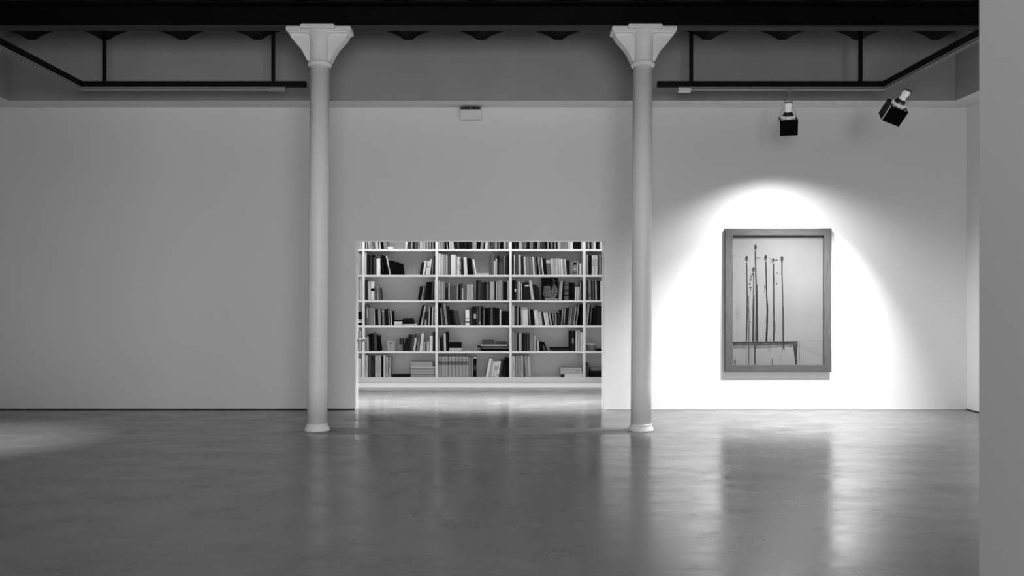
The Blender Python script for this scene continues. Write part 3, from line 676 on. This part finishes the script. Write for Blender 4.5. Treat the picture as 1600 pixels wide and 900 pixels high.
cell(2, 4, 908, 430, 20.93, [(150, 184, 0, 140, .30), (186, 210, 0, 150, .04), (212, 250, 0, 150, .34), (252, 332, -.02, 150, .46, ((.15, .35, .35),)), (336, 372, -.02, 170, .05), (374, 430, -.025, 180, .27), (433, 466, -.02, 190, .05), (469, 516, -.015, 190, .70), (522, 568, 0, 190, .04), (572, 624, 0, 190, .10, ((.66, .76, .45),)), (630, 695, 0, 190, .70), (698, 716, 0, 190, .28), (722, 790, 0, 200, .1)])
# fourth shelf
cell(3, 1, 556, 470, A, [(170, 200, 0, 70, .05), (203, 236, -.01, 82, .34, ((.35, .85, .68),)), (238, 278, -.01, 130, .38), (280, 336, -.01, 132, .42), (340, 366, -.02, 150, .60), (370, 428, -.03, 160, .03), (432, 485, -.04, 165, .44), (488, 510, -.045, 165, .04), (513, 556, -.045, 170, .34, ((.86, .96, .5),)), (558, 630, -.045, 160, .07), (633, 653, -.05, 180, .50), (655, 671, -.05, 182, .05), (673, 695, -.055, 185, .80), (698, 724, -.06, 190, .03),
     (1195, 1240, .22, 80, .04), (1243, 1290, .20, 95, .52, ((.3, .7, .3),)), (1293, 1318, .15, 215, .20), (1320, 1358, .06, 365, .52), (1360, 1386, .05, 200, .08, ((.6, .75, .6),)), (1390, 1420, .04, 120, .54), (1423, 1455, .03, 120, .04), (1457, 1484, .03, 120, .60), (1487, 1506, .02, 150, .05), (1508, 1531, 0, 90, .50, None, .4)])
cell(3, 2, 680, 470, B, [(60, 108, -.06, 50, .05), (110, 154, -.12, 150, .44), (157, 204, -.15, 55, .18), (208, 262, -.17, 45, .46, ((.2, .8, .34),)), (266, 328, -.16, 110, .08), (331, 395, -.17, 180, .04), (398, 430, -.19, 190, .16), (434, 512, -.22, 200, .22),
     (626, 708, -.01, 185, .80, ((.18, .27, .3), (.38, .45, .45))), (730, 764, 0, 130, .20), (766, 794, 0, 120, .07), (796, 846, 0, 120, .10, ((.36, .6, .55),)), (850, 894, 0, 110, .20, ((.3, .75, .3),)), (897, 944, .02, 105, .25, ((.08, .16, .55),)), (947, 994, .01, 120, .06), (996, 1020, 0, 190, .34), (1022, 1076, 0, 150, .03), (1078, 1134, 0, 145, .05), (1137, 1190, 0, 130, .27), (1193, 1245, 0, 130, .06), (1247, 1284, 0, 150, .08), (1286, 1326, 0, 150, .05),
     (1330, 1363, 0, 185, .66), (1370, 1446, 0, 210, .05), (1450, 1525, 0, 210, .06)])
cell(3, 3, 796, 470, B, [(50, 104, 0, 95, .62), (107, 154, 0, 100, .15), (157, 188, 0, 130, .50), (191, 236, -.01, 130, .05), (242, 272, -.03, 140, .60), (274, 390, -.03, 140, .65, ((.9, .94, .2),)), (393, 411, -.05, 150, .05), (413, 440, -.06, 145, .44), (443, 486, -.09, 170, .05), (488, 528, -.10, 180, .08), (531, 576, -.11, 190, .70), (578, 618, -.11, 190, .66), (626, 690, -.13, 220, .56), (693, 734, -.14, 230, .12), (738, 784, -.16, 240, .64), (786, 830, -.16, 240, .62), (833, 849, -.17, 240, .08), (851, 884, -.18, 250, .54), (886, 918, -.19, 250, .05), (920, 944, -.19, 280, .44),
     (948, 972, .01, 280, .55), (974, 1000, .03, 250, .08), (1003, 1026, .05, 240, .20), (1029, 1060, .06, 185, .05), (1063, 1090, .09, 180, .50), (1092, 1111, .09, 180, .05), (1113, 1135, .09, 165, .50), (1138, 1196, .10, 150, .06), (1199, 1230, .10, 140, .33), (1233, 1264, .11, 130, .45), (1267, 1310, .12, 120, .24), (1313, 1344, .12, 122, .44), (1347, 1365, .12, 120, .08), (1367, 1420, .13, 70, .42), (1424, 1462, .06, 75, .03), (1464, 1510, .02, 75, .04)])
cell(3, 4, 908, 470, 20.93, [(145, 176, .085, 130, .46), (178, 216, .09, 130, .52), (220, 272, .09, 140, .05), (276, 310, .10, 215, .32), (314, 384, .10, 230, .04), (388, 470, .10, 225, .06), (474, 700, .08, 155, .10)])
# fifth shelf
cell(4, 0, 556, 510, A, [(40, 62, 0, 92, .08), (64, 105, 0, 92, .64)])
cell(4, 1, 556, 510, A, [(170, 211, 0, 175, .40), (214, 250, -.015, 200, .60), (254, 302, -.02, 140, .05), (304, 356, -.02, 135, .07), (359, 411, -.04, 150, .23), (415, 480, -.13, 172, .03),
     (905, 950, .23, 215, .08), (953, 1008, .22, 150, .10), (1010, 1046, .19, 160, .14), (1048, 1092, .17, 150, .24), (1096, 1140, .13, 215, .60), (1164, 1214, .10, 148, .34, ((.55, .95, .08),)), (1222, 1254, .11, 136, .66), (1256, 1286, .10, 130, .70), (1290, 1328, .03, 290, .50), (1331, 1364, .02, 280, .38), (1368, 1405, .015, 285, .65), (1416, 1478, .01, 180, .65), (1484, 1526, 0, 110, .04)])
cell(4, 2, 680, 510, B, [(62, 94, -.005, 235, .44), (97, 138, -.01, 230, .04), (140, 178, -.015, 185, .14), (182, 226, -.02, 145, .60), (229, 284, -.015, 110, .05)])
cell(4, 3, 796, 510, B, [(50, 103, 0, 105, .42), (105, 160, 0, 105, .36), (163, 188, 0, 150, .08), (192, 256, 0, 135, .52), (260, 302, 0, 140, .07), (304, 346, 0, 140, .15), (348, 369, 0, 140, .07), (371, 391, 0, 140, .34), (393, 410, 0, 140, .05), (413, 500, 0, 147, .38), (503, 554, 0, 187, .50), (577, 612, 0, 295, .58), (616, 658, -.01, 300, .07), (661, 700, -.03, 310, .05), (745, 785, -.34, 312, .05),
     (1250, 1290, 0, 90, .08), (1292, 1330, 0, 95, .15, ((.4, .65, .4),)), (1333, 1359, 0, 90, .03), (1362, 1400, .01, 88, .60), (1403, 1450, .01, 90, .55, ((.55, .95, .4),)), (1460, 1512, 0, 125, .62)])
# bottom shelf
cell(5, 0, 556, 550, A, [(36, 105, 0, 125, .70)])
cell(5, 1, 556, 550, A, [(170, 228, 0, 70, .62, ((.18, .8, .45),)), (231, 295, 0, 70, .25), (298, 365, 0, 70, .10, ((.2, .75, .2),)), (369, 426, 0, 70, .60, ((.18, .8, .46),)), (428, 488, 0, 70, .58, ((.2, .75, .48),)), (491, 525, 0, 70, .03), (529, 570, 0, 65, .65), (573, 617, .01, 95, .55, ((.2, .75, .06),)), (620, 662, .045, 100, .54, ((.45, .95, .34),))])
cell(5, 2, 680, 550, B, [(a+1, c-1, 0, 88, .50, ((.58, .76, .30), (.82, .86, .42))) for a, c in ((60, 130), (130, 205), (205, 270), (270, 338), (338, 415), (415, 490), (490, 560), (560, 630), (630, 690))] +
     [(692, 738, 0, 115, .44), (741, 785, 0, 120, .42), (792, 850, 0, 100, .04, ((.92, .99, .62), (.35, .6, .2))), (1042, 1100, .26, 125, .70), (1103, 1140, .25, 145, .55), (1143, 1198, .25, 188, .66), (1200, 1256, .25, 190, .68, ((.45, .7, .5),)), (1258, 1314, .25, 190, .70, ((.08, .18, .3), (.45, .8, .5))), (1318, 1370, .22, 165, .18), (1374, 1428, .19, 165, .08), (1432, 1520, .08, 110, .04)])
cell(5, 3, 796, 550, B, [(45, 120, 0, 85, .62, ((.3, .75, .48),)), (126, 170, 0, 80, .50), (172, 226, 0, 80, .46), (230, 286, 0, 80, .55, ((.3, .8, .44),)), (336, 388, -.07, 80, .48), (391, 448, -.06, 80, .56)])

# books lying flat: (row, ox, oy, sc, x0, x1, y0, y1, tone, name, label, tilt)
def flat(row, ox, oy, sc, x0, x1, y0, y1, tone, label, d=.2, z=None, name='book', cat='book', bands=None, speck=0, tilt=0, off=.012):
    X0, X1 = PX(ox+x0/sc, BF), PX(ox+x1/sc, BF)
    z0, z1 = PZ(oy+y1/sc, BF), PZ(oy+y0/sc, BF)
    if z is not None: z1 = z+(z1-z0); z0 = z
    w, h = X1-X0, max(z1-z0, .006)
    bm = NB(); bul = min(.004, h*.2)
    # spine towards the room: covers above and below, page block between
    c = min(.003, h*.16)
    box(bm, -w/2, w/2, 0, d, 0, c); box(bm, -w/2, w/2, 0, d, h-c, h)
    prism(bm, [(0, c), (-bul, h*.3), (-bul, h*.7), (0, h-c), (.004, h-c), (.004, c)], 'x', -w/2, w/2)
    box(bm, -w/2+.004, w/2-.004, .004, d-.004, c, h-c, mi=1)
    o = obj(name, bm, [cover(tone, .70, bands, speck), M['paper']], loc=((X0+X1)/2, BF+off, z0))
    o.rotation_euler = (0, tilt, 0)
    tag(o, label, cat, 'books on the '+ROWN[row]); return z0+h+.0006
Z = lambda r: ZB[r]+.0008
flat(0, 556, 374, A, 610, 715, 135, 180, .78, 'white book lying flat in the gap on the top shelf, left wide bay', z=Z(0))
flat(1, 680, 390, B, 875, 1110, 488, 525, .60, 'light grey book lying alone and flat on the second shelf, middle wide bay', z=Z(1))
z = flat(3, 556, 470, A, 36, 112, 415, 464, .05, 'black book at the foot of the flat stack, fourth shelf, left edge bay', z=Z(3))
z = flat(3, 556, 470, A, 36, 112, 380, 412, .72, 'off-white book above the black one in the flat stack, left edge bay', z=z)
z = flat(3, 556, 470, A, 50, 112, 346, 378, .55, 'light grey narrow book, third up in the flat stack, left edge bay', z=z)
z = flat(3, 556, 470, A, 36, 112, 200, 344, .05, 'thick black volume topping the flat stack, fourth shelf, left edge bay', z=z)
z = flat(3, 556, 470, A, 735, 893, 392, 464, .62, 'light grey book lying flat under a black one, fourth shelf, left wide bay', z=Z(3))
flat(3, 556, 470, A, 735, 900, 366, 390, .05, 'slim black book lying on a light grey one, fourth shelf, left wide bay', z=z)
z = flat(3, 556, 470, A, 905, 1180, 442, 464, .64, 'wide pale book lying flat under two black ones, fourth shelf', z=Z(3))
z = flat(3, 556, 470, A, 905, 1115, 375, 440, .05, 'thick black book lying on the wide pale one, fourth shelf', z=z)
flat(3, 556, 470, A, 905, 1095, 332, 372, .08, 'thin black book topping the wide pale and black stack, fourth shelf', z=z)
z = flat(4, 680, 510, B, 290, 555, 450, 512, .55, 'light grey book lying flat beneath a thick black one, fifth shelf', z=Z(4))
flat(4, 680, 510, B, 290, 548, 335, 446, .05, 'thick black book lying on a light grey one, fifth shelf, middle bay', z=z)
z = flat(4, 680, 510, B, 935, 1515, 462, 514, .04, 'wide black book at the foot of the broad stack, fifth shelf, middle bay', z=Z(4))
z = flat(4, 680, 510, B, 965, 1510, 445, 461, .34, 'thin grey book second from the foot of the broad stack, fifth shelf', z=z)
z = flat(4, 680, 510, B, 870, 1500, 408, 443, .12, 'black book with a pale left end jutting from the broad stack, fifth shelf', z=z)
z2 = flat(4, 680, 510, B, 945, 1480, 380, 404, .62, 'thin light grey book near the top of the broad stack, fifth shelf', z=z)
flat(4, 680, 510, B, 972, 1222, 280, 378, .22, 'dark grey book at upper left of the broad stack, fifth shelf', z=z2)
flat(4, 680, 510, B, 1255, 1480, 318, 378, .20, 'dark grey lower book at upper right of the broad stack, fifth shelf', z=z2)
z = flat(4, 796, 510, B, 870, 1235, 478, 514, .14, 'dark book lying under a longer black one, fifth shelf, right wide bay', z=Z(4))
flat(4, 796, 510, B, 845, 1240, 440, 474, .05, 'long black book lying on a dark one, fifth shelf, right wide bay', z=z)
flat(5, 556, 550, A, 690, 1042, 436, 478, .06, 'black book with pale spine lettering lying flat, bottom shelf, left wide bay', z=Z(5))
z = flat(5, 556, 550, A, 1055, 1520, 375, 480, .50, 'thick light grey book at the foot of the large stack, bottom shelf', bands=((0., .05, .1), (.40, .62, .36)), z=Z(5))
z = flat(5, 556, 550, A, 1055, 1520, 270, 370, .55, 'thick light grey book in the middle of the large stack, bottom shelf', bands=((0., .05, .1), (.40, .62, .36)), z=z)
flat(5, 556, 550, A, 1055, 1470, 172, 264, .50, 'shorter light grey book topping the large stack, bottom shelf', z=z)
z = flat(5, 796, 550, B, 1140, 1510, 488, 524, .70, 'off-white book at the foot of the pale stack, bottom shelf, right bay', z=Z(5))
z = flat(5, 796, 550, B, 1140, 1510, 450, 484, .66, 'off-white book second from the foot of the pale stack, bottom shelf', z=z)
z = flat(5, 796, 550, B, 1052, 1505, 388, 447, .56, 'light grey speckled book third up the pale stack, bottom shelf', z=z, speck=.25)
flat(5, 796, 550, B, 1052, 1495, 322, 384, .54, 'light grey speckled book topping the pale stack, bottom shelf', z=z, speck=.3)
flat(5, 796, 550, B, 1065, 1136, 490, 524, .04, 'tiny black book lying beside the pale stack, bottom shelf', z=Z(5), d=.1)
z = flat(4, 908, 510, 20.93, 495, 690, 745, 808, .06, 'black book lying beside the white flared pot, right edge bay', z=Z(4))

# jug print: a dark picture book facing out
x0, x1 = PX(796+668/B, BF), PX(796+1010/B, BF)
e = thing('picture_book', 'dark picture book facing out with a pale jug on its cover', 'book', ((x0+x1)/2, BF+.05, Z(2)), 'books on the third shelf')
b = NB(); box(b, x0, x1, BF+.05, BF+.085, Z(2), PZ(430+50/B, BF), bev=.002); child('cover', b, cover(.05), e)
jx = lambda v: PX(796+v/B, BF+.05); jz = lambda v: PZ(430+v/B, BF+.05)
b = NB(); y = BF+.0492
vs = [b.verts.new((jx(p[0]), y, jz(p[1]))) for p in ((715, 225), (840, 225), (850, 330), (905, 205), (960, 215), (1000, 300), (985, 420), (930, 470), (800, 450), (735, 455), (695, 400))]
b.faces.new(vs)
vs = [b.verts.new((jx(p[0]), y, jz(p[1]))) for p in ((905, 205), (912, 130), (880, 85), (925, 80), (940, 130), (935, 205))]; b.faces.new(vs)
child('printed_jug', b, cover(.30, .70, None, .8), e, 'pale mottled jug print')
b = NB(); vs = [b.verts.new((jx(p[0]), y, jz(p[1]))) for p in ((725, 462), (1000, 480), (1000, 508), (740, 508))]; b.faces.new(vs); child('printed_table', b, cover(.46), e, 'pale table print')
# little framed card and a clear box on the fifth shelf
x0, x1 = PX(556+606/A, BF), PX(556+740/A, BF); zt = PZ(510+287/A, BF)
e = thing('small_framed_card', 'small pale framed card standing on the fifth shelf, left bay', 'framed card', ((x0+x1)/2, BF+.04, Z(4)))
fr = .012
b = NB(); box(b, x0, x1, BF+.046, BF+.056, Z(4), zt); child('card', b, cover(.52), e)
b = NB()
for q in ((x0, x0+fr, Z(4), zt), (x1-fr, x1, Z(4), zt), (x0+fr, x1-fr, Z(4), Z(4)+fr), (x0+fr, x1-fr, zt-fr, zt)): box(b, q[0], q[1], BF+.04, BF+.0455, q[2], q[3])
child('card_border', b, cover(.60), e)
b = NB(); kx = lambda v: PX(556+v/A, BF+.045); kz = lambda v: PZ(510+v/A, BF+.045)
ring = [((672+40*math.cos(t), 340+32*math.sin(t)), (672+26*math.cos(t), 345+20*math.sin(t))) for t in [math.pi+math.pi*k/10 for k in range(11)]]
vs = [(b.verts.new((kx(o[0]), BF+.0454, kz(o[1]))), b.verts.new((kx(i[0]), BF+.0454, kz(i[1])))) for o, i in ring]
for p, q in zip(vs, vs[1:]): b.faces.new((p[0], p[1], q[1], q[0]))
box(b, kx(655), kx(668), BF+.0450, BF+.0456, kz(410), kz(362))
child('card_drawing', b, cover(.34), e, 'grey drawn figure')
x0, x1 = PX(556+822/A, BF), PX(556+900/A, BF)
e = thing('document_holder', 'grey magazine holder beside the framed card, fifth shelf', 'magazine holder', ((x0+x1)/2, BF+.02, Z(4)))
b = NB(); zt = PZ(510+240/A, BF)
t = .003; ya, yb = BF+.02, BF+.24
box(b, x0, x0+t, ya, yb, Z(4), zt); box(b, x1-t, x1, ya, yb, Z(4), zt); box(b, x0+t, x1-t, yb-t, yb, Z(4), zt); box(b, x0+t, x1-t, ya, ya+t, Z(4), zt-.09); box(b, x0+t, x1-t, ya+t, yb-t, Z(4), Z(4)+t)
child('holder_case', b, cover(.36), e)
b = NB(); box(b, x0, x0+.010, ya-.002, ya-.0002, Z(4), zt); child('holder_edge', b, cover(.46), e, 'paler front edge')
# flared pot, box, rolled poster and curved folders at the right edge
xc = PX(908+290/20.93, BF)-.0; r1 = (490-150)/20.93*BF/F/2
e = thing('flared_pot', 'pale flared pot with a flat rim, fifth shelf, right edge bay', 'pot', (PX(908+325/20.93, BF+.12), BF+.12, Z(4)))
s = BF/F/20.93; zt = (810-550)*s
b = NB(); lathe(b, [(.060, 0), (.062, .004), (.078, zt*.76), (.070, zt*.76), (.055, .01)], 40); obj('bowl', b, cover(.42), e)
b = NB(); lathe(b, [(.072, zt*.77), (.088, zt*.77), (.09, zt*.80), (.09, zt*.98), (.086, zt), (.072, zt), (.070, zt*.77)], 40, cap=False); obj('rim', b, cover(.62), e, None)['label'] = 'paler flat rim'
x0, x1 = PX(908+252/20.93, BF), PX(908+720/20.93, BF)
e = thing('storage_box', 'black storage box under a rolled poster, bottom shelf, right edge bay', 'box', ((x0+x1)/2, BF+.02, Z(5)))
zt = PZ(550+640/20.93, BF)
b = NB(); box(b, x0, x1, BF+.02, BF+.22, Z(5), zt-.02, bev=.002); child('box_body', b, cover(.05), e)
b = NB(); box(b, x0-.002, x1+.002, BF+.018, BF+.222, zt-.0195, zt, bev=.002); child('box_lid', b, cover(.07), e)
e = thing('rolled_poster', 'pale rolled poster lying on the black storage box', 'poster', (x0, BF+.06, zt))
r = .034
def hcyl(bm, xa, xb, ro, ri, yc, zc, seg=32):
    rings = []
    for x, rr in ((xa, ri), (xa, ro), (xb, ro), (xb, ri)):
        rings.append([bm.verts.new((x, yc+rr*math.cos(2*math.pi*k/seg), zc+rr*math.sin(2*math.pi*k/seg))) for k in range(seg)])
    for a, c in zip(rings, rings[1:]+rings[:1]):
        for k in range(seg): bm.faces.new((a[k], a[(k+1) % seg], c[(k+1) % seg], c[k])).smooth = True
b = NB(); hcyl(b, x0+.03, x1, r, r-.004, BF+.06, zt+r+.001); child('paper_roll', b, cover(.40), e)
b = NB(); hcyl(b, x0, x0+.045, r*.9, r*.86, BF+.06-.0, zt+r*.9+.004); child('inner_roll', b, cover(.06), e, 'dark inner roll')
e0 = PX(908+150/20.93, BF)
for i, (top, bot, bend, tone) in enumerate(((165, 150, 30, .05), (232, 168, -6, .5), (250, 190, 26, .42))):
    pts = []
    zb, zt2 = Z(5), PZ(550+(330 if i == 0 else 350+10*i)/20.93, BF)
    n = 10; L = []; R = []
    for k in range(n+1):
        u = k/n; xx = PX(908+(bot+(top-bot)*u+bend*math.sin(math.pi*u)*(1 if i else .3))/20.93, BF); zz = zb+(zt2-zb)*u
        w = .006 if i == 0 else .0028
        L.append((xx, zz)); R.append((xx+w, zz))
    b = NB(); prism(b, L+R[::-1], 'y', BF+.01*i, BF+.2)
    tag(obj('magazine', b, cover(tone)), ('black limp magazine against the upright, bottom shelf, right edge bay', 'thin pale magazine leaning in the middle, bottom shelf, right edge bay', 'thin pale curved magazine next to the black storage box')[i], 'magazine', 'magazines on the bottom shelf')
# small white catch on the left reveal of the opening
zc = PZ(531, RY0-.06)
e = thing('door_catch', 'small white catch fixed to the left reveal of the opening', 'catch', (OX0, RY0-.06, zc))
b = NB(); box(b, OX0+.0005, OX0+.075, RY0-.09, RY0-.03, zc-.018, zc+.018, bev=.006); child('catch_arm', b, cover(.52), e)
b = NB(); lathe(b, [(.018, zc-.026), (.024, zc-.02), (.024, zc+.02), (.018, zc+.026)], 24, OX0+.088, RY0-.06); child('catch_knob', b, cover(.56), e)

# past 300 books: the narrowest and most hidden ones stand together as one object
books.sort(key=lambda q: -q[0])
small = [o for _, o in books[258:]]
mats, verts, faces, fm = [], [], [], []
for o in small:
    mw = Matrix.Translation(o.location) @ o.rotation_euler.to_matrix().to_4x4()
    base = len(verts); verts += [mw @ v.co for v in o.data.vertices]
    loc = []
    for m in o.data.materials:
        if m not in mats: mats.append(m)
        loc.append(mats.index(m))
    for p in o.data.polygons: faces.append([base+i for i in p.vertices]); fm.append(loc[p.material_index])
    me = o.data; bpy.data.objects.remove(o); bpy.data.meshes.remove(me)
me = bpy.data.meshes.new('slim_books'); me.from_pydata(verts, [], faces)
for m in mats: me.materials.append(m)
me.polygons.foreach_set('material_index', fm); me.update()
o = bpy.data.objects.new('slim_books', me); C.objects.link(o)
o['label'] = 'slim and half-hidden books filling the gaps between the larger books on all shelves'; o['category'] = 'books'; o['kind'] = 'stuff'

# ------------------------------------------------------------------ lights
# added unseen fills: a broad one behind the viewer, a weak one overhead
area('front_fill', (1.0, -3.05, 2.3), (.7, 11, 2.0), 448, 4.4, 2.6)
area('overhead_fill', (-.2, 5.0, 4.60), (-.2, 5.0, 0), 60, 7, 4)
# reading room: ceiling strip in front of the bookcase
area('reading_room_light', (-.2, 13.0, 2.95), (-.2, 13.25, 0), 15, 5.0, .35)
area('reading_room_floor_fill', (-.2, 12.2, 2.94), (-.2, 12.2, 0), 220, 5.0, .35, 56)  # added fill that brightens only the reading room floor
area('top_row_fill', (-.2, 13.6, 2.62), (-.2, 13.95, 2.05), 6, 5.0, .05, 100)  # added fill that lifts the top row of books
area('plinth_fill', (-.15, 14.05, ZBU[5]-.006), (-.15, 14.09, 0), 2.8, 4.6, .05)  # added fill to brighten the plinth
# lamp on the left track, out of frame, pooling on the floor
spot('left_track_spot', (-4.85, 8.2, 3.8), (-5.3, 8.95, 0), 1300, 44, 1., .03)

# ------------------------------------------------------------------ world, camera, view
w = bpy.data.worlds.new('World'); bpy.context.scene.world = w; w.use_nodes = True
w.node_tree.nodes['Background'].inputs[0].default_value = (0, 0, 0, 1)
cd = bpy.data.cameras.new('Camera'); cam = bpy.data.objects.new('Camera', cd); C.objects.link(cam)
cam.location = (0, 0, CH); cam.rotation_euler = (math.pi/2, 0, 0)
cd.sensor_width = 36; cd.lens = 36*F/1600; cd.shift_x = (800-CX)/1600; cd.shift_y = (CY-450)/1600
cd.clip_start = .05; cd.clip_end = 100
S = bpy.context.scene; S.camera = cam
S.view_settings.view_transform = 'Standard'; S.view_settings.look = 'None'; S.view_settings.gamma = 1; S.view_settings.use_curve_mapping = False
S.view_settings.exposure = 0
